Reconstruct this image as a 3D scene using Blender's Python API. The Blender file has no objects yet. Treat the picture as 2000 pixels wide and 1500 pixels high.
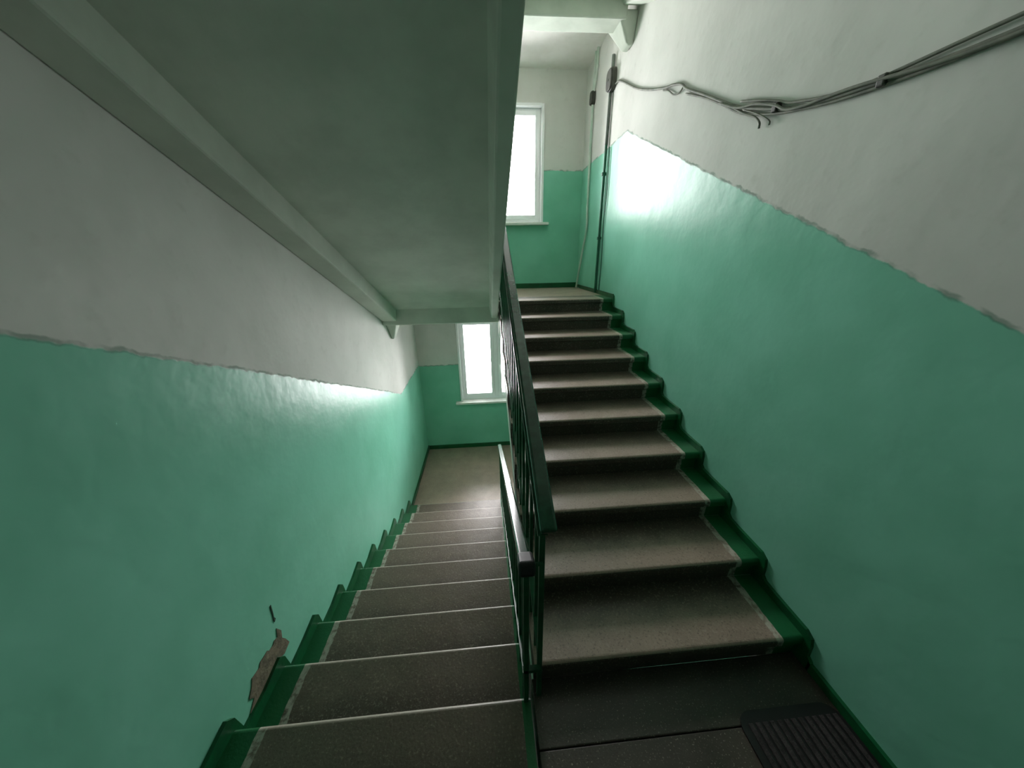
import bpy, math, random
from mathutils import Vector, Matrix
random.seed(7)
S = bpy.context.scene
COL = S.collection

# ---------------------------------------------------------------- camera
CAM_H = 1.758
F_PX, YAW, PITCH, ROLL = 645.56, 0.0744, -0.3629, -0.0167
fw = Vector((math.sin(YAW)*math.cos(PITCH), math.cos(YAW)*math.cos(PITCH), math.sin(PITCH)))
rt = Vector((math.cos(YAW), -math.sin(YAW), 0)); up = rt.cross(fw)
r2 = rt*math.cos(ROLL) + up*math.sin(ROLL); u2 = -rt*math.sin(ROLL) + up*math.cos(ROLL)
cd = bpy.data.cameras.new('camera'); cam = bpy.data.objects.new('camera', cd); COL.objects.link(cam)
cd.sensor_fit = 'HORIZONTAL'; cd.sensor_width = 36; cd.lens = F_PX/2000*36; cd.clip_start = 0.02
m = Matrix.Identity(4)
for i in range(3):
    m[i][0] = r2[i]; m[i][1] = u2[i]; m[i][2] = -fw[i]
m[0][3], m[1][3], m[2][3] = 0, 0, CAM_H
cam.matrix_world = m
S.camera = cam

# ---------------------------------------------------------------- light: overcast daylight through the two windows
w = bpy.data.worlds.new('world'); S.world = w; w.use_nodes = True
bg = w.node_tree.nodes['Background']
bg.inputs[0].default_value = (1.0, 0.955, 0.965, 1); bg.inputs[1].default_value = 26.0
S.view_settings.view_transform = 'Standard'; S.view_settings.look = 'None'
S.view_settings.exposure = 0.76; S.view_settings.gamma = 1.0; S.view_settings.use_curve_mapping = False
S.cycles.max_bounces = 16; S.cycles.diffuse_bounces = 12; S.cycles.glossy_bounces = 6; S.cycles.transparent_max_bounces = 12

# ---------------------------------------------------------------- dimensions
XL, XR, YB, YN = -1.096, 1.388, 5.11, -2.0
T, RS = 0.30, 0.1338
LH = 10*RS                       # rise of one flight
YU, YD = 0.881, 0.846            # first nosing of the flight up / of the flight down
WX0, WX1 = -0.47, 0.85           # window opening
WIN = [(-0.455, 0.905), (2.221, 3.581)]
for z0, z1 in WIN:               # portals: they only guide the sampling of the sky through the openings
    l = bpy.data.lights.new('daylight_portal', 'AREA'); l.shape = 'RECTANGLE'; l.size = WX1-WX0; l.size_y = z1-z0
    l.cycles.is_portal = True
    o = bpy.data.objects.new('daylight_portal', l); COL.objects.link(o)
    o.location = ((WX0+WX1)/2, YB+0.3, (z0+z1)/2); o.rotation_euler = (-math.pi/2, 0, 0)

# ---------------------------------------------------------------- materials
def srgb(r, g, b):
    f = lambda c: (c/255/12.92) if c/255 <= .04045 else ((c/255+.055)/1.055)**2.4
    return (f(r), f(g), f(b), 1)
class N:                          # node sockets with arithmetic
    nt = None
    def __init__(s, sock): s.s = sock
    def _op(s, op, o, rev=False):
        n = N.nt.nodes.new('ShaderNodeMath'); n.operation = op
        a, b = (o, s) if rev else (s, o)
        for i, v in enumerate((a, b)):
            if v is None: continue
            if isinstance(v, N): N.nt.links.new(v.s, n.inputs[i])
            else: n.inputs[i].default_value = v
        return N(n.outputs[0])
    def __add__(s, o): return s._op('ADD', o)
    def __sub__(s, o): return s._op('SUBTRACT', o)
    def __rsub__(s, o): return s._op('SUBTRACT', o, True)
    def __mul__(s, o): return s._op('MULTIPLY', o)
    __radd__ = __add__; __rmul__ = __mul__
    def mx(s, o): return s._op('MAXIMUM', o)
    def mn(s, o): return s._op('MINIMUM', o)
    def gt(s, o): return s._op('GREATER_THAN', o)
    def lt(s, o): return s._op('LESS_THAN', o)
    def step(s, a, b):           # smooth 0..1 between a and b
        n = N.nt.nodes.new('ShaderNodeMapRange'); n.interpolation_type = 'SMOOTHSTEP'
        N.nt.links.new(s.s, n.inputs[0]); n.inputs[1].default_value = a; n.inputs[2].default_value = b
        return N(n.outputs[0])
def newmat(name):
    mt = bpy.data.materials.new(name); mt.use_nodes = True
    N.nt = mt.node_tree
    return mt, mt.node_tree.nodes['Principled BSDF']
def link(a, b): N.nt.links.new(a.s if isinstance(a, N) else a, b)
def coords(kind='pos'):
    if kind == 'pos':
        g = N.nt.nodes.new('ShaderNodeNewGeometry').outputs['Position']
    else:
        g = N.nt.nodes.new('ShaderNodeTexCoord').outputs['Object']
    sp = N.nt.nodes.new('ShaderNodeSeparateXYZ'); link(g, sp.inputs[0])
    return g, N(sp.outputs[0]), N(sp.outputs[1]), N(sp.outputs[2])
def noise(vec, scale, detail=3, rough=.5, dist=0, sc=None):
    if sc:
        mp = N.nt.nodes.new('ShaderNodeMapping'); mp.inputs['Scale'].default_value = sc; link(vec, mp.inputs[0]); vec = mp.outputs[0]
    n = N.nt.nodes.new('ShaderNodeTexNoise'); n.inputs['Scale'].default_value = scale; n.inputs['Detail'].default_value = detail
    n.inputs['Roughness'].default_value = rough; n.inputs['Distortion'].default_value = dist
    link(vec, n.inputs['Vector']); return N(n.outputs['Fac'])
def mix(f, a, b):
    n = N.nt.nodes.new('ShaderNodeMix'); n.data_type = 'RGBA'
    if isinstance(f, N): link(f, n.inputs[0])
    else: n.inputs[0].default_value = f
    for v, k in ((a, 6), (b, 7)):
        if isinstance(v, tuple): n.inputs[k].default_value = v
        else: link(v, n.inputs[k])
    return n.outputs[2]
def bump(h, strength, dist, prev=None):
    n = N.nt.nodes.new('ShaderNodeBump'); n.inputs['Strength'].default_value = strength; n.inputs['Distance'].default_value = dist
    link(h, n.inputs['Height'])
    if prev is not None: link(prev, n.inputs['Normal'])
    return n.outputs[0]

GREEN_A, GREEN_B = srgb(136, 205, 181), srgb(124, 194, 168)
WHITE_A, WHITE_B = srgb(216, 216, 211), srgb(204, 205, 199)
DGREEN = srgb(18, 98, 58)
def wall_mat(name, maskfn):
    mt, b = newmat(name)
    g, x, y, z = coords()
    ragged = (noise(g, 22, 3) - .5)*.03 + (noise(g, 4, 2) - .5)*.02
    mask = maskfn(x, y, z + ragged)
    band = (maskfn(x, y, z + ragged - .012) - maskfn(x, y, z + ragged + .006))._op('ABSOLUTE', None)*noise(g, 12, 3).step(.35, .6)
    n1 = noise(g, 2.2, 4); n2 = noise(g, 14, 4, .6)
    green = mix(n1.step(.3, .7), GREEN_A, GREEN_B)
    scuff = noise(g, 5, 5, .65, .8).step(.62, .78)
    green = mix(scuff*.10, green, srgb(104, 172, 142))
    white = mix(n1.step(.3, .7), WHITE_A, WHITE_B)
    white = mix(n2.step(.55, .8)*.25, white, srgb(178, 180, 170))
    link(mix(band*.6, mix(mask, white, green), srgb(96, 128, 112)), b.inputs['Base Color'])
    link(.9 - mask*(.64 - n2*.14), b.inputs['Roughness'])
    link(.25 - mask*.10, b.inputs['Specular IOR Level'])
    nb = bump(noise(g, 7, 3, .55), .22, .016)
    nb = bump(noise(g, 22, 3, .5), .10, .0022, nb)
    nb = bump(mask, .35, .002, nb)
    link(nb, b.inputs['Normal'])
    return mt
def mask_left(x, y, z):
    lo = (1.35 + (1.409 - y)*.46).mn(1.62).mx(.20)
    a = (3.6 - y).mx(0)*.446 + 1.338
    m2 = (z - a).gt(0)*(z - a - 1.5).lt(0)
    return (z - lo).step(.004, -.004).mx(m2)
def mask_right(x, y, z):
    hi = (2.84 - (3.6 - y)*.45).mn(2.85).mx(1.5)
    lowwhite = y.gt(3.85)*z.gt(.18)*z.lt(1.25)
    return (z - hi).step(.004, -.004)*(1.0 - lowwhite)
def mask_far(x, y, z):
    return z.lt(.18).mx(z.gt(1.30)*z.lt(2.85))
M = {}
M['wall_left'] = wall_mat('paint_left_wall', mask_left)
M['wall_right'] = wall_mat('paint_right_wall', mask_right)
M['wall_far'] = wall_mat('paint_far_wall', mask_far)
M['wall_near'] = wall_mat('paint_near_wall', lambda x, y, z: z.lt(1.5))

def plain(name, col, rough=.6, var=None, vscale=8, spec=.5, bmp=0, bscale=40, metal=0):
    mt, b = newmat(name)
    g, x, y, z = coords('obj')
    c = col
    if var: link(mix(noise(g, vscale, 4, .6).step(.35, .7), col, var), b.inputs['Base Color'])
    else: b.inputs['Base Color'].default_value = col
    b.inputs['Roughness'].default_value = rough; b.inputs['Specular IOR Level'].default_value = spec; b.inputs['Metallic'].default_value = metal
    if bmp: link(bump(noise(g, bscale, 3), bmp, .004), b.inputs['Normal'])
    M[name] = mt; return mt
plain('whitewash', srgb(205, 212, 200), .9, srgb(190, 198, 186), 3, .2, .3, 18)
plain('ceiling_white', srgb(240, 238, 234), .9, srgb(228, 226, 220), 3, .2, .2, 18)
plain('skirt_green', srgb(10, 92, 50), .35, srgb(14, 74, 42), 9, .5, .3, 30)
plain('rail_green', srgb(28, 92, 62), .38, srgb(20, 70, 48), 14)
plain('rail_top', srgb(20, 66, 46), .22, srgb(30, 80, 58), 20, .6)
plain('black_rubber', srgb(14, 14, 14), .5)
plain('window_white', srgb(244, 246, 246), .3)
plain('sill_white', srgb(232, 236, 230), .45, srgb(218, 222, 216), 10)
plain('conduit_gray', srgb(112, 120, 112), .6, srgb(84, 92, 86), 10)
plain('conduit_green', srgb(28, 92, 70), .45, srgb(40, 110, 84), 14)
plain('conduit_pale', srgb(205, 214, 204), .6, srgb(170, 196, 180), 4)
plain('cable', srgb(120, 124, 110), .7, srgb(92, 98, 88), 18)
plain('box_dark', srgb(74, 76, 66), .6, srgb(48, 50, 46), 14)
plain('plaster', srgb(128, 118, 100), .95, srgb(96, 92, 78), 20, .2, .8, 60)
plain('crack', srgb(22, 60, 42), .9)
def stone(name, base, dark, edge=None, lit_c=None):
    # worn cast stone: speckles, stains, a paler worn nosing (object Y near 0), green painted end strips (object X near either end)
    mt, b = newmat(name)
    g, x, y, z = coords('obj')
    gw = coords('pos')[0]
    c = mix(noise(gw, 3, 5, .6).step(.3, .75), base, dark)
    sp = noise(gw, 160, 2, .5)
    c = mix(sp.step(.62, .72)*.5, c, srgb(190, 178, 160))
    c = mix(sp.step(.38, .30)*.45, c, srgb(60, 54, 48))
    c = mix(noise(gw, 55, 3, .6).step(.60, .72)*.28, c, srgb(84, 76, 66))
    if lit_c:                   # daylight painted into the colour: up-facing faces patchily paler, risers left dark
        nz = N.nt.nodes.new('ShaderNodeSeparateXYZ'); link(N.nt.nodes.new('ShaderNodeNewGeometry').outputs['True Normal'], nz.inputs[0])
        lit_mask = N(nz.outputs[2]).gt(.6)*(.55 + noise(gw, 6, 4, .6)*.75).mn(1.0)
        if edge: lit_mask = lit_mask*(1.0 - (y._op('ABSOLUTE', None) + (noise(gw, 9, 3) - .5)*.10).step(.10, .27)*.9)  # shade painted into the colour toward each tread's back
        c = mix(lit_mask*(1.0 - sp.step(.38, .30)*.4), c, lit_c)
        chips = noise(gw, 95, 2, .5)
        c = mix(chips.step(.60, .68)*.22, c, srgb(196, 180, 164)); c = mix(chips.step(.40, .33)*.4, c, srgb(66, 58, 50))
    if edge:
        wear, wd = edge          # object x runs from 0 (wall) inward (|x|); wear = how pale the nosing is worn
        wob = (noise(gw, 18, 3) - .5)*.02
        ax = x._op('ABSOLUTE', None)
        worn = (noise(gw, 30, 3)*.5 + .55)
        nose = y._op('ABSOLUTE', None).step(.022, .006)*z.gt(-.035)*worn
        c = mix(nose*wear, c, srgb(214, 206, 190))
        pale = (ax + wob).lt(.145)*noise(gw, 40, 3).step(.3, .6)
        c = mix(pale*.55, c, srgb(205, 205, 190))
        gm = (ax + wob*.6).lt(.112)
        inn = (ax - wob*.4).gt(wd)
        c = mix(gm.mx(inn), c, srgb(18, 96, 54))
    link(c, b.inputs['Base Color'])
    link(.50 - noise(gw, 12, 3)*.2, b.inputs['Roughness']); b.inputs['Specular IOR Level'].default_value = .5
    link(bump(noise(gw, 90, 3), .3, .003, bump(noise(gw, 7, 3), .3, .01)), b.inputs['Normal'])
    M[name] = mt
ST, STD, ST_LIT = srgb(80, 68, 60), srgb(64, 55, 48), srgb(152, 133, 119)
stone('floor_stone', srgb(72, 64, 56), srgb(54, 48, 42))
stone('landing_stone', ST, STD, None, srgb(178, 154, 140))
stone('step_up', ST, STD, (.0, 9), ST_LIT)
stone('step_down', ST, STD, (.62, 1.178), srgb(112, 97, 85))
# glass: clear with a fresnel reflection
mt, b = newmat('glass'); nt = mt.node_tree; nt.nodes.remove(b)
tr = nt.nodes.new('ShaderNodeBsdfTransparent'); tr.inputs[0].default_value = (.96, .97, .97, 1)
gl = nt.nodes.new('ShaderNodeBsdfGlossy'); gl.inputs['Roughness'].default_value = .02
fr = nt.nodes.new('ShaderNodeFresnel'); fr.inputs[0].default_value = 1.45
mx = nt.nodes.new('ShaderNodeMixShader'); out = nt.nodes['Material Output']
nt.links.new(fr.outputs[0], mx.inputs[0]); nt.links.new(tr.outputs[0], mx.inputs[1]); nt.links.new(gl.outputs[0], mx.inputs[2]); nt.links.new(mx.outputs[0], out.inputs[0])
M['glass'] = mt
# doormat: dark ribbed carpet
mt, b = newmat('mat_pile'); g, x, y, z = coords('obj')
c = mix(noise(g, 40, 4, .7).step(.3, .7), srgb(70, 66, 66), srgb(48, 47, 46))
link(c, b.inputs['Base Color']); b.inputs['Roughness'].default_value = 1; b.inputs['Specular IOR Level'].default_value = .1
link(bump(noise(g, 300, 2), .6, .004), b.inputs['Normal']); M['mat_pile'] = mt

# ---------------------------------------------------------------- mesh helpers
def mesh(name, v, f, mat, parent=None, loc=None, smooth=False):
    me = bpy.data.meshes.new(name); me.from_pydata([tuple(p) for p in v], [], f); me.update()
    me.materials.append(M[mat] if isinstance(mat, str) else mat)
    if smooth:
        for p in me.polygons: p.use_smooth = True
    o = bpy.data.objects.new(name, me); COL.objects.link(o)
    if parent: o.parent = parent
    if loc: o.location = loc
    return o
class MB:
    def __init__(s): s.v = []; s.f = []
    def box(s, x0, x1, y0, y1, z0, z1):
        b = len(s.v)
        s.v += [(x, y, z) for z in (z0, z1) for y in (y0, y1) for x in (x0, x1)]
        s.f += [[b+i for i in q] for q in ((0, 2, 3, 1), (4, 5, 7, 6), (0, 1, 5, 4), (2, 6, 7, 3), (0, 4, 6, 2), (1, 3, 7, 5))]
        return s
    def prism(s, poly, x0, x1, axis='x'):      # poly in (y,z) extruded along x
        b = len(s.v); n = len(poly)
        s.v += [(x0, y, z) for y, z in poly] + [(x1, y, z) for y, z in poly]
        ar = sum(poly[i][0]*poly[(i+1) % n][1]-poly[(i+1) % n][0]*poly[i][1] for i in range(n))
        flip = (ar > 0) == (x1 > x0)
        A = list(range(b, b+n)); B = list(range(b+n, b+2*n))
        s.f.append(A[::-1] if flip else A); s.f.append(B if flip else B[::-1])
        for i in range(n):
            j = (i+1) % n
            q = [b+i, b+j, b+n+j, b+n+i]; s.f.append(q if flip else q[::-1])
        return s
    def hexa(s, P):                            # 8 points: bottom 4 (ccw), top 4 (ccw)
        b = len(s.v); s.v += P
        s.f += [[b+i for i in q] for q in ((3, 2, 1, 0), (4, 5, 6, 7), (0, 1, 5, 4), (1, 2, 6, 5), (2, 3, 7, 6), (3, 0, 4, 7))]
        return s
    def build(s, name, mat, parent=None, loc=None, bevel=0, seg=2):
        o = mesh(name, s.v, s.f, mat, parent, loc)
        if bevel:
            bv = o.modifiers.new('bevel', 'BEVEL'); bv.width = bevel; bv.segments = seg; bv.limit_method = 'ANGLE'; bv.angle_limit = .6
        return o
def catmull(P, k=6):
    P = [Vector(p) for p in P]; Q = [P[0]*2-P[1]] + P + [P[-1]*2-P[-2]]; o = []
    for i in range(1, len(Q)-2):
        a, b, c, d = Q[i-1:i+3]
        for j in range(k):
            t = j/k
            o.append(.5*((2*b)+(c-a)*t+(2*a-5*b+4*c-d)*t*t+(3*b-a-3*c+d)*t**3))
    o.append(P[-1]); return o
def tube(name, P, r, mat, parent=None, seg=8, k=6):
    P = catmull(P, k) if k > 1 else [Vector(p) for p in P]
    v = []; f = []; n = len(P); ref = Vector((1, 0, 0))
    for i, p in enumerate(P):
        d = (P[min(i+1, n-1)]-P[max(i-1, 0)]).normalized()
        a = d.cross(ref)
        if a.length < 1e-3: a = d.cross(Vector((0, 1, 0)))
        a.normalize(); b2 = d.cross(a)
        for q in range(seg):
            t = 2*math.pi*q/seg; v.append(p+a*math.cos(t)*r+b2*math.sin(t)*r)
    for i in range(n-1):
        for q in range(seg):
            q2 = (q+1) % seg; f.append([i*seg+q, i*seg+q2, (i+1)*seg+q2, (i+1)*seg+q])
    f.append(list(range(seg))[::-1]); f.append([(n-1)*seg+q for q in range(seg)])
    return mesh(name, v, f, mat, parent, smooth=True)
def empty(name, loc):
    o = bpy.data.objects.new(name, None); COL.objects.link(o); o.location = loc; o.empty_display_size = .1; return o
def tag(o, label, cat, group=None):
    o['label'] = label; o['category'] = cat
    if group: o['group'] = group
    return o
def struct(o, label=None):
    o['kind'] = 'structure'
    if label: o['label'] = label
    return o

# ---------------------------------------------------------------- walls
ZB, ZT = -2*LH-.2, 3*LH+.05
WT = .35
b = MB(); b.box(XL-WT, XL, YN-WT, YB+WT, ZB, ZT)
wall_left = struct(b.build('wall_left', 'wall_left'), 'side wall beside the descending flight, white above a sloping green painted dado')
b = MB(); b.box(XR, XR+WT, YN-WT, YB+WT, ZB, ZT)
wall_right = struct(b.build('wall_right', 'wall_right'), 'side wall beside the ascending flight, green below a sloping line, white above')
b = MB(); b.box(XL, XR, YN-WT, YN, ZB, ZT)
struct(b.build('wall_near', 'wall_near'), 'wall behind the floor landing, opposite the windows')
def wall_grid(xs, zs, holes, y0, y1):
    v = []; f = []; idx = {}
    def P(x, y, z):
        k = (round(x, 5), y, round(z, 5))
        if k not in idx: idx[k] = len(v); v.append((x, y, z))
        return idx[k]
    def hole(i, k): return (i, k) in holes
    nx, nz = len(xs)-1, len(zs)-1
    for i in range(nx):
        for k in range(nz):
            a, c, d, e = xs[i], xs[i+1], zs[k], zs[k+1]
            if hole(i, k):
                f.append([P(a, y0, d), P(a, y0, e), P(a, y1, e), P(a, y1, d)]); f.append([P(c, y0, d), P(c, y1, d), P(c, y1, e), P(c, y0, e)])
                f.append([P(a, y0, d), P(a, y1, d), P(c, y1, d), P(c, y0, d)]); f.append([P(a, y0, e), P(c, y0, e), P(c, y1, e), P(a, y1, e)])
            else:
                f.append([P(a, y0, d), P(c, y0, d), P(c, y0, e), P(a, y0, e)]); f.append([P(a, y1, d), P(a, y1, e), P(c, y1, e), P(c, y1, d)])
    return v, f
v, f = wall_grid([XL, WX0, WX1, XR], [ZB, WIN[0][0], WIN[0][1], WIN[1][0], WIN[1][1], ZT], {(1, 1), (1, 3)}, YB, YB+WT)
struct(mesh('wall_far', v, f, 'wall_far'), 'end wall with the two stairwell windows, green dado bands and white above')

# ---------------------------------------------------------------- floors, landings, ceiling
fl = empty('floor', (.2, -.4, 0)); struct(fl, 'dark concrete floor landing in the foreground')
o = fl.location
for (x0, x1, y0, y1) in ((XL, .128, YN, YD-T-.002), (.132, XR, YN, .672), (.132, XR, .676, .906)):
    MB().box(x0-o[0], x1-o[0], y0-o[1], y1-o[1], -.16, 0).build('floor_slab', 'floor_stone', fl, bevel=.004)
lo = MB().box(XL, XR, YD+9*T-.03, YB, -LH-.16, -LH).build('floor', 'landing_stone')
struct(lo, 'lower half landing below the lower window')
struct(MB().box(XL, XR, YN, YB, ZB-.2, -2*LH).build('floor', 'floor_stone'), 'floor one storey down, at the bottom of the stairwell')
# upper half landing: slab, edge beam, corbel ends at the side walls
ul = empty('floor', (0, 4.3, LH)); struct(ul, 'upper half landing at the top of the ascending flight')
def rel(mb, p): mb.v = [(a-p[0], c-p[1], d-p[2]) for a, c, d in mb.v]; return mb
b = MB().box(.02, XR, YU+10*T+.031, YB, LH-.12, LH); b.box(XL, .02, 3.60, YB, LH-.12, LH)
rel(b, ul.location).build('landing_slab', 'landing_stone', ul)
b = MB().box(XL, .135, 3.59, 3.84, 1.112, LH-.02)
rel(b, ul.location).build('edge_beam', 'whitewash', ul, bevel=.012)
b = MB().box(.138, XR, YU+9*T+.03, 3.84, .95, LH-.14)
rel(b, ul.location).build('edge_beam', 'whitewash', ul, bevel=.012)
def corbel(sx, xw, y, z, parent):
    P = [(xw, y+.24, z-.24), (xw+sx*.03, y+.24, z-.24), (xw+sx*.03, y+.32, z-.24), (xw, y+.32, z-.24),
         (xw, y, z+.08), (xw+sx*.17, y, z+.08), (xw+sx*.17, y+.34, z+.08), (xw, y+.34, z+.08)]
    if sx < 0: P = [P[i] for i in (3, 2, 1, 0, 7, 6, 5, 4)]
    return rel(MB().hexa(P), parent.location).build('corbel', 'whitewash', parent, bevel=.02, seg=3)
corbel(1, XL, 3.60, 1.15, ul)
# landing above (its underside is the ceiling over the upper window)
ce = empty('ceiling', (0, 4.3, 3*LH)); struct(ce, 'white underside of the next landing above the upper window')
rel(MB().box(XL, XR, 3.6, YB, 3.93, 3*LH), ce.location).build('ceiling_slab', 'ceiling_white', ce)
rel(MB().box(XL, 1.29, 3.585, 3.80, 3.625, 3.94), ce.location).build('edge_beam', 'whitewash', ce, bevel=.012)
b = MB()
y = 3.585; P = [(XR-.06, y+.07, 3.49), (XR, y+.07, 3.49), (XR, y+.20, 3.49), (XR-.06, y+.20, 3.49), (XR-.19, y, 3.69), (XR, y, 3.69), (XR, y+.30, 3.69), (XR-.19, y+.30, 3.69)]
b.hexa(P); rel(b, ce.location).build('corbel', 'whitewash', ce, bevel=.02, seg=3)
# floor above the camera and roof of the shaft
struct(MB().box(XL, XR, YN, YU+.02, 2*LH-.2, 2*LH-.003).build('ceiling', 'whitewash'), 'underside of the floor landing one storey up')
struct(MB().box(XL, XR, YN, YB, ZT, ZT+.2).build('ceiling', 'whitewash'), 'slab closing the stairwell at the top')

# ---------------------------------------------------------------- stair flights
def step_profile(d=T+.029, sgn=1):
    # (y,z): nosing at y=0, tread top z=0, tread runs to +d; sgn=-1 mirrors
    P = [(d, 0)]
    R = .018
    for k in range(6):
        a = math.pi/2 + k*math.pi/2/5
        P.append((R+R*math.cos(a), -R+R*math.sin(a)))
    P += [(0, -.040), (.006, -.047), (.024, -.05), (.026, -RS-.004), (.045, -RS-.006), (d, -.022)]
    return [(y*sgn, z) for y, z in P]
def flight(name, x0, x1, wall_at, nosings, sgn, mat, label, slab_drop=.180, beam_drop=.30, lw=.15, iw=.065, first_depth=None, ends=(0, 0)):
    """nosings: list of (y,z) of each tread's front edge; sgn=+1 tread runs to +y from its nosing."""
    root = empty(name, (x0 if wall_at == 'x0' else x1, nosings[0][0], nosings[0][1]))
    tag(root, label, 'stairs'); ro = root.location
    wd = x1-x0
    xa, xb = (0, wd) if wall_at == 'x0' else (-wd, 0)
    me = None
    for i, (y, z) in enumerate(nosings):
        if i == 0 and first_depth:
            MB().prism(step_profile(first_depth, sgn), xa, xb).build('step', mat, root, (0, y-ro[1], z-ro[2])); continue
        if me is None:
            o = MB().prism(step_profile(sgn=sgn), xa, xb).build('step', mat, root, (0, y-ro[1], z-ro[2])); me = o.data
        else:
            o = bpy.data.objects.new('step', me); COL.objects.link(o); o.parent = root; o.location = (0, y-ro[1], z-ro[2])
    # slope line through the nosings
    (ya, za), (yc, zc) = nosings[0], nosings[-1]
    k = (zc-za)/(yc-ya); L = lambda y: za+(y-ya)*k
    lo_, hi_ = min(ya, yc)-ends[0], max(ya, yc)+ends[1]
    def strip(d0, d1): return [(lo_-ro[1], L(lo_)-d1-ro[2]), (hi_-ro[1], L(hi_)-d1-ro[2]), (hi_-ro[1], L(hi_)-d0-ro[2]), (lo_-ro[1], L(lo_)-d0-ro[2])]
    MB().prism(strip(.151, slab_drop), xa+.02, xb-.02).build('soffit_slab', 'whitewash', root)
    # stringers with sloped inner cheek
    def stringer(xo, xi_top, xi_bot):
        A = strip(.145, beam_drop)
        v = [(xo, A[0][0], A[0][1]), (xi_bot, A[0][0], A[0][1]), (xi_bot, A[1][0], A[1][1]), (xo, A[1][0], A[1][1]),
             (xo, A[3][0], A[3][1]), (xi_top, A[3][0], A[3][1]), (xi_top, A[2][0], A[2][1]), (xo, A[2][0], A[2][1])]
        if xi_bot < xo: v = [v[i] for i in (1, 0, 3, 2, 5, 4, 7, 6)]
        MB().hexa(v).build('stringer', 'whitewash', root, bevel=.01)
    if wall_at == 'x0':
        stringer(0.001, lw+.012, lw); stringer(wd, wd-iw-.025, wd-iw)
    else:
        stringer(-.001, -lw-.012, -lw); stringer(-wd, -wd+iw+.025, -wd+iw)
    return root
XUI, XDI = .142, .118       # inner edges of the flight up and the flight down
up_n = [(YU+i*T, (i+1)*RS) for i in range(10)]
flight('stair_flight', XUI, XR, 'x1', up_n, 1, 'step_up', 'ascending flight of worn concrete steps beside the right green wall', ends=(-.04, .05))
dn_n = [(YD+j*T, -j*RS) for j in range(10)]
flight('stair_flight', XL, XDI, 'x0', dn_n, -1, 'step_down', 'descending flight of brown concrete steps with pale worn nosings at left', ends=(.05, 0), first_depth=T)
oh_n = [(3.56-k*T, LH+(k+1)*RS) for k in range(10)]
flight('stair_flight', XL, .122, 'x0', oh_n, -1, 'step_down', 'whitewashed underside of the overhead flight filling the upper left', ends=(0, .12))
u2_n = [(YU+i*T, 2*LH+(i+1)*RS) for i in range(10)]
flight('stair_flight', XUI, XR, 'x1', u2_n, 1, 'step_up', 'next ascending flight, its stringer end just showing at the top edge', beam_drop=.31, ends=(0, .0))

# ---------------------------------------------------------------- skirtings (painted fillet that follows the steps)
def stair_path_up(s, rnd):
    P = []
    for y, z in up_n:
        P += [(y+.0-s, z-RS+s+.01), (y-s, z+s*.35), (y-s*.35, z+s)]
    P.append((YB, LH+s)); return P
def ribbon(name, path, low, x0, x1, mat, label):
    # path: top edge; low(y) lower edge
    v = []; f = []
    for x in (x0, x1):
        for y, z in path: v.append((x, y, z))
        for y, z in path: v.append((x, y, min(low(y), z-.01)))
    n = len(path)
    for i in range(n-1):
        f.append([i, i+1, n+i+1, n+i]); f.append([2*n+i, 3*n+i, 3*n+i+1, 2*n+i+1]); f.append([i, 2*n+i, 2*n+i+1, i+1]); f.append([n+i, n+i+1, 3*n+i+1, 3*n+i])
    f.append([0, n, 3*n, 2*n]); f.append([n-1, 3*n-1, 4*n-1, 2*n-1])
    o = mesh(name, v, f, mat); return struct(o, label)
sr = .045
path = [(YN, sr), (YU-sr, sr)]
for i, (y, z) in enumerate(up_n):
    zb = z-RS
    path += [(y-sr-.01, zb+sr+.004), (y-sr*.75, zb+sr+.02), (y-sr*.7, z-.01), (y-sr*.5, z+sr*.55), (y+.01, z+sr*.95)]
    if i < 9: path += [(y+T-.11, z+sr)]
path += [(YB, LH+sr)]
ribbon('baseboard_right', path, lambda y: -.02 if y < YU else RS*(1+(y-YU)/T)-.20, XR-.016, XR+.002, 'skirt_green', 'dark green skirting stepping up along the right wall')
sl = .08
path = [(YN, .075), (.2, .075)]
for j, (y, z) in enumerate(dn_n):
    path += [(y-.14, z+sl*.80+random.uniform(-.006, .006)), (y-.015, z+sl), (y+.012, z+sl*.55), (y+.03, z-RS+sl*.78)]
path += [(YB, -LH+.075)]
ribbon('baseboard_left', path, lambda y: -.02 if y < YD else max(-RS*(1+(y-YD)/T)-.03, -LH-.01)-.02, XL-.002, XL+.016, 'skirt_green', 'dark green saw-toothed skirting stepping down along the left wall')
for z, x0, x1, lab in ((-LH, XL+.017, XR, 'dark green skirting along the lower half landing'), (LH, XL, XR-.017, 'dark green skirting along the upper half landing')):
    struct(MB().box(x0, x1, YB-.016, YB+.002, z-.005, z+.07).build('baseboard_far', 'skirt_green', bevel=.004), lab)

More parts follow.
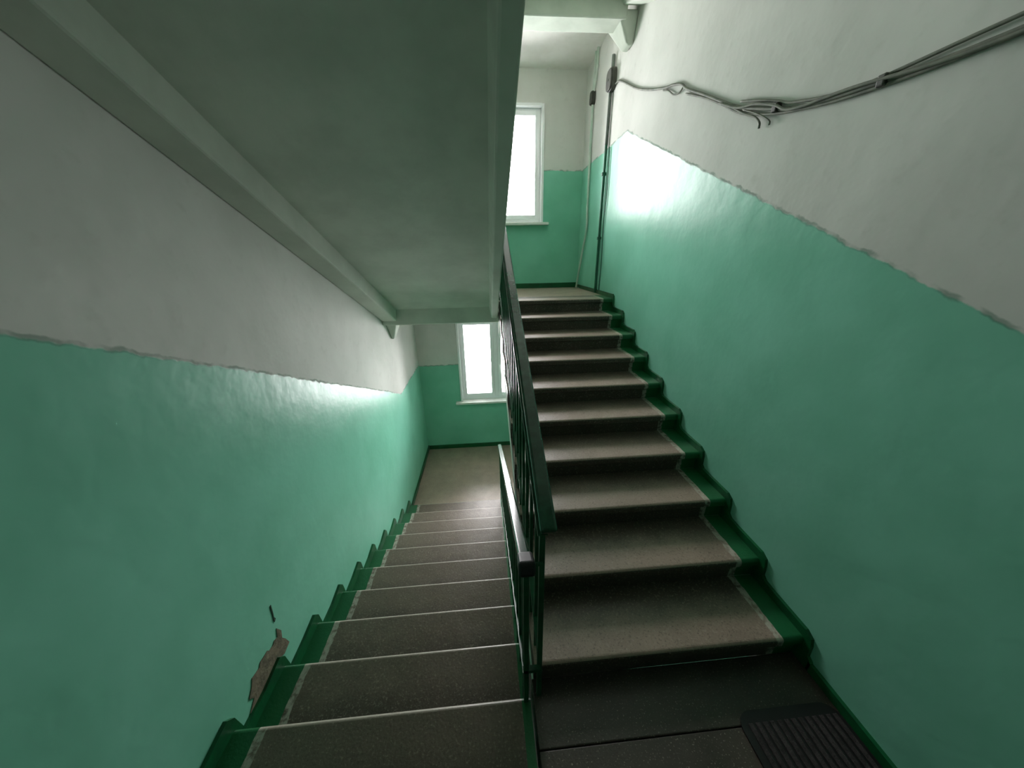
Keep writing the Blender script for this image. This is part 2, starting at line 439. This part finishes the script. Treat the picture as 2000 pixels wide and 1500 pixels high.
# ---------------------------------------------------------------- windows
def window(n, z0, z1, label):
    ro = (.5*(WX0+WX1), YB, z0)
    root = empty('window_%d' % n, ro); struct(root, label)
    def part(name, mb, mat='window_white', parent=root, bevel=.004):
        return rel(mb, ro if parent is root else ro).build(name, mat, parent, bevel=bevel)
    x0, x1 = WX0, WX1
    # casing strip on the wall round the opening
    cw = .028
    part('casing', MB().box(x0-.004, x0+cw, YB-.016, YB+.06, z0, z1)); part('casing', MB().box(x1-cw, x1+.004, YB-.016, YB+.06, z0, z1))
    part('casing', MB().box(x0+cw, x1-cw, YB-.016, YB+.06, z1-cw, z1+.004))
    # outer frame
    fy0, fy1 = YB+.07, YB+.135
    fw_ = .05
    a, c, d, e = x0, x1, z0, z1
    mb = MB().box(a, a+fw_, fy0, fy1, d, e).box(c-fw_, c, fy0, fy1, d, e).box(a+fw_, c-fw_, fy0, fy1, d, d+fw_).box(a+fw_, c-fw_, fy0, fy1, e-fw_, e)
    part('window_frame', mb)
    mxc = .13
    part('mullion', MB().box(mxc-.03, mxc+.03, fy0, fy1, d+fw_, e-fw_))
    for (p, q, side) in ((a+fw_, mxc-.03, 1), (mxc+.03, c-fw_, -1)):
        sw = .055; s0, s1 = fy0-.012, fy1-.012
        mb = MB().box(p, p+sw, s0, s1, d+fw_, e-fw_).box(q-sw, q, s0, s1, d+fw_, e-fw_).box(p+sw, q-sw, s0, s1, d+fw_, d+fw_+sw).box(p+sw, q-sw, s0, s1, e-fw_-sw, e-fw_)
        sa = part('sash', mb)
        g = MB().box(p+sw-.005, q-sw+.005, fy0+.02, fy0+.026, d+fw_+sw-.005, e-fw_-sw+.005)
        rel(g, ro).build('pane', 'glass', sa)
    hx = mxc+.055
    h = MB().box(hx-.012, hx+.012, fy0-.022, fy0-.012, z0+.55, z0+.62).box(hx-.008, hx+.008, fy0-.045, fy0-.022, z0+.58, z0+.596).box(hx-.009, hx+.009, fy0-.055, fy0-.043, z0+.47, z0+.60)
    part('handle', h, bevel=.002)
    part('window_sill', MB().box(x0-.085, x1+.075, YB-.085, YB+.085, z0-.032, z0+.002), 'sill_white', bevel=.006)
    return root
window(1, *WIN[0], 'white framed two-sash window over the lower half landing')
window(2, *WIN[1], 'white framed window over the upper half landing, half hidden by the overhead flight')

# ---------------------------------------------------------------- railings
def obox(p, q, w_, h_):         # beam between p and q, width along x, height perpendicular in yz
    p, q = Vector(p), Vector(q); d = (q-p).normalized(); s = Vector((1, 0, 0)); n = s.cross(d)
    if n.z < 0: n = -n
    def c(o_, i, j): return tuple(o_+s*(i*w_/2)+n*(j*h_/2))
    A = [c(p, -1, -1), c(p, 1, -1), c(q, 1, -1), c(q, -1, -1), c(p, -1, 1), c(p, 1, 1), c(q, 1, 1), c(q, -1, 1)]
    if d.y < 0: A = [A[i] for i in (3, 2, 1, 0, 7, 6, 5, 4)]
    return MB().hexa(A)
def railing(label, xh, xb, nosings, sgn, h0, h1, lead, tail, newel, hw=.055):
    """sgn as in flight(): treads run to sgn*y from their nosing; h0/h1 rail height over the nosing line at near/far end"""
    (ya, za), (yc, zc) = nosings[0], nosings[-1]
    if ya > yc: ya, za, yc, zc = yc, zc, ya, za
    k = (zc-za)/(yc-ya); L = lambda y: za+(y-ya)*k
    p0, p1 = ya-lead, yc+tail
    H = lambda y: L(y)+h0+(h1-h0)*(y-p0)/(p1-p0)
    root = empty('stair_railing', (xb, ya, L(ya))); tag(root, label, 'railing'); ro = root.location
    hr = rel(obox((xh, p0, H(p0)), (xh, p1, H(p1)), hw, .032), ro).build('handrail', 'rail_top', root, bevel=.010, seg=3)
    rel(obox((xb, p0+.01, H(p0+.01)-.024), (xb, p1-.01, H(p1-.01)-.024), .034, .010), ro).build('top_bar', 'rail_green', root)
    rel(obox((xb, p0+.02, L(p0+.02)+.15), (xb, p1-.02, L(p1-.02)+.15), .022, .012), ro).build('bottom_bar', 'rail_green', root)
    for (y, z) in nosings:
        for off in (.085, .235):
            yy = y+sgn*off
            if yy < p0+.03 or yy > p1-.03: continue
            rel(MB().box(xb-.007, xb+.007, yy-.007, yy+.007, z-.02, H(yy)-.026), ro).build('baluster', 'rail_green', root)
    for yy, zz in newel:
        rel(MB().box(xb-.010, xb+.010, yy-.010, yy+.010, zz-.01, H(min(max(yy, p0), p1))-.02), ro).build('newel_post', 'rail_green', root, bevel=.002)
    return root, H
rd, Hd = railing('pale-glinting handrail and green balusters of the descending flight', .098, .100, dn_n, -1, .78, .80, .02, .05, [(YD-.012, 0), (dn_n[-1][0]+.03, -LH)], hw=.045)
# black tape wrapping the near end of the lower handrail, tie bars to the neighbouring newel
ro = rd.location
rel(obox((.100, YD-.05, Hd(YD-.05)-.008), (.100, YD+.03, Hd(YD+.03)-.008), .058, .052), ro).build('end_wrap', 'black_rubber', rd, bevel=.012, seg=3)
rel(MB().box(.100, .160, YD-.016, YD-.006, Hd(YD)-.012, Hd(YD)-.002), ro).build('tie_bar', 'rail_green', rd)
rel(MB().box(.088, .160, YD-.022, YD-.002, .195, .212), ro).build('tie_bar', 'rail_green', rd)
ru, Hu = railing('dark green handrail and balusters of the ascending flight', .176, .157, up_n, 1, .80, .88, .05, .12, [(YU-.03, 0), (up_n[-1][0]+.06, LH)], hw=.058)
railing('railing of the overhead flight, half hidden behind its stringer', .085, .088, oh_n, -1, .84, .84, .0, .08, [(3.60, LH)], hw=.05)

# ---------------------------------------------------------------- conduits, boxes and cables on the right wall
def wallpts(P, off): return [(XR-off, y, z) for y, z in P]
c1 = tube('conduit', wallpts([(4.10, 3.62), (4.10, 3.50), (4.12, 3.3), (4.13, 2.88)], .022), .017, 'conduit_gray', seg=10)
tag(c1, 'grey conduit above the green paint, running down from the dark junction box', 'conduit')
c2 = tube('conduit', wallpts([(4.13, 2.88), (4.145, 2.3), (4.155, 1.8), (4.16, LH+.005)], .022), .015, 'conduit_green', seg=10)
tag(c2, 'dark green conduit running down the green wall to the landing floor', 'conduit')
for z in (2.6, 1.95):
    rel(MB().box(XR-.045, XR-.0, 4.13, 4.165, z, z+.03), (0, 0, 0)).build('clip', 'conduit_green', c2, bevel=.004)
c3 = tube('cable', wallpts([(4.04, 2.84), (4.03, 2.45), (4.06, 2.1), (4.04, 1.75), (4.05, 1.5), (4.06, LH+.005)], .012), .006, 'conduit_green', seg=8)
tag(c3, 'thin green wire hanging loosely beside the dark green conduit', 'cable')
c4 = tube('conduit', [(XR-.02, 4.74, 3.5), (XR-.02, 4.735, 3.0), (XR-.022, 4.71, 2.4), (XR-.024, 4.69, 2.1), (XR-.035, 4.80, 1.8), (XR-.05, 4.96, LH+.01)], .014, 'conduit_pale', seg=10)
tag(c4, 'pale conduit beside the far corner, bending toward the corner near the floor', 'conduit')
for dy, lab in ((-.05, 'pale pipe dropping from the ceiling to the small box, nearer the camera'), (.03, 'pale pipe dropping from the ceiling to the small box, nearer the corner')):
    tag(tube('conduit', wallpts([(4.70+dy, 3.93), (4.71+dy, 3.75), (4.74+dy*.4, 3.56)], .018), .013, 'conduit_pale', seg=8), lab, 'conduit')
def jbox(name, y, z, hy, hz, dp, mat, label):
    root = empty(name, (XR, y, z)); tag(root, label, 'junction box')
    def rr(s, x0, x1, nm, m_):
        n = 20; poly = []
        for i in range(n):
            a = 2*math.pi*i/n; c_, s_ = math.cos(a), math.sin(a)
            poly.append((hy*s*math.copysign(abs(c_)**.6, c_), hz*s*math.copysign(abs(s_)**.6, s_)))
        MB().prism(poly, x0, x1).build(nm, m_, root, bevel=.006)
    rr(1, 0, -dp*.7, 'box_body', mat); rr(.92, -dp*.68, -dp, 'cover', mat)
    b_ = MB().box(-dp-.006, -dp+.002, -.008, .008, -.008, .008).build('screw', 'conduit_gray', root)
    return root
jbox('junction_box', 4.10, 3.42, .08, .095, .06, 'box_dark', 'dark oval junction box at the top of the grey conduit')
jbox('junction_box', 4.75, 3.51, .05, .07, .05, 'box_dark', 'small dark junction box on the pale pipes near the corner')
main = [(4.02, 3.36), (3.87, 3.323), (3.476, 3.117), (3.2, 3.0), (2.943, 2.912), (2.80, 2.875), (2.685, 2.832), (2.60, 2.775), (2.388, 2.666), (2.2, 2.565), (2.032, 2.48), (1.9, 2.43), (1.773, 2.385), (1.661, 2.350), (1.4, 2.31), (1.0, 2.28), (.4, 2.29)]
cb = empty('cable_bundle', (XR, 2.4, 2.66)); tag(cb, 'drooping grey cable bundle strung along the white part of the right wall', 'cable')
def strand(P, r, off, k=6):
    o = tube('cable_strand', wallpts(P, off), r, 'cable', cb, 8, k)
    for vv in o.data.vertices: vv.co -= cb.location
    return o
strand(main, .008, .012)
strand([(y+.01, z-.013+.008*math.sin(y*9)) for y, z in main[7:]], .006, .012)
strand([(y, z+.020+.012*math.sin(y*7+1)) for y, z in main[10:]], .006, .014)
strand([(y, z+.004+.016*math.sin(y*11)) for y, z in main[9:]], .006, .026)
strand([(2.95, 2.90), (2.86, 2.862), (2.78, 2.812), (2.70, 2.795), (2.65, 2.815)], .005, .012)
strand([(2.1, 2.505), (1.98, 2.435), (1.90, 2.395), (1.86, 2.36), (1.855, 2.335)], .005, .016)
strand([(2.0, 2.46), (1.88, 2.40), (1.80, 2.35), (1.79, 2.33)], .004, .016)
for y in (1.768, 1.30):
    P = MB().box(-.03, 0, -.014, .014, -.018, .018).build('cable_clip', 'box_dark', cb, (0, y-2.4, (2.388 if y > 1.5 else 2.30)-2.66), bevel=.005)

# ---------------------------------------------------------------- unseen brown doors behind the viewer, added to cut bounce light
plain('door_brown', srgb(74, 50, 36), .5, srgb(58, 40, 30), 12)
for n, x0 in ((1, -.95), (2, .35)):
    dr = struct(MB().box(x0, x0+.88, YN, YN+.045, .01, 2.02).build('door_%d' % n, 'door_brown', bevel=.006), 'brown apartment door behind the viewer, %s' % ('by the left wall' if n == 1 else 'by the right wall'))
    for z0, z1 in ((.15, .9), (1.05, 1.9)):
        MB().box(x0+.14, x0+.74, YN+.045, YN+.058, z0, z1).build('door_panel', 'door_brown', dr, bevel=.006)
    MB().box(x0+.79, x0+.82, YN+.045, YN+.10, .98, 1.02).box(x0+.70, x0+.82, YN+.085, YN+.10, .985, 1.015).build('door_handle', 'conduit_gray', dr, bevel=.003)

# ---------------------------------------------------------------- damage on the left wall
def patch(name, P, mat, parent, th=.003):
    v = [(XL+.0005, y, z) for y, z in P]+[(XL+th, y, z) for y, z in P]; n = len(P)
    f = [list(range(n)), list(range(2*n-1, n-1, -1))]+[[i, (i+1) % n, n+(i+1) % n, n+i] for i in range(n)]
    o = mesh(name, v, f, mat, parent); return o
pp = [(1.185, .075), (1.172, .03), (1.15, .04), (1.135, .03), (1.11, .035), (1.10, .05), (1.05, .055), (1.035, .04), (.99, .05), (.975, .02), (.945, -.01), (.965, -.04), (.925, -.07), (.95, -.13), (1.01, -.12), (1.03, -.09), (1.10, -.10), (1.15, -.085), (1.175, -.10), (1.225, -.09), (1.21, -.04), (1.195, -.01), (1.205, .03)]
patch('bare_plaster', pp, 'plaster', wall_left)
patch('crack', [(1.197, .215), (1.203, .215), (1.199, .17), (1.195, .14), (1.201, .125), (1.190, .115), (1.186, .13), (1.191, .15), (1.193, .18)], 'crack', wall_left)

# ---------------------------------------------------------------- doormat
dm = empty('doormat', (1.16, .2, 0)); tag(dm, 'dark ribbed doormat on the floor at the foot of the ascending flight', 'doormat')
def rrect(x0, x1, y0, y1, r, n=6):
    P = []
    for cx, cy, a0 in ((x1-r, y1-r, 0), (x0+r, y1-r, 90), (x0+r, y0+r, 180), (x1-r, y0+r, 270)):
        for i in range(n+1):
            a = math.radians(a0+90*i/n); P.append((cx+r*math.cos(a), cy+r*math.sin(a)))
    return P
P = rrect(-.22, .205, -.55, .515, .06)
n = len(P); v = [(x, y, .001) for x, y in P]+[(x, y, .009) for x, y in P]
mesh('mat_base', v, [list(range(n))[::-1], list(range(n, 2*n))]+[[i, (i+1) % n, n+(i+1) % n, n+i] for i in range(n)], 'black_rubber', dm)
b = MB()
x = -.19
while x < .18:
    b.box(x, x+.020, -.51, .475, .008, .014); x += .030
b.build('rib_pile', 'mat_pile', dm, bevel=.003)['kind'] = 'stuff'
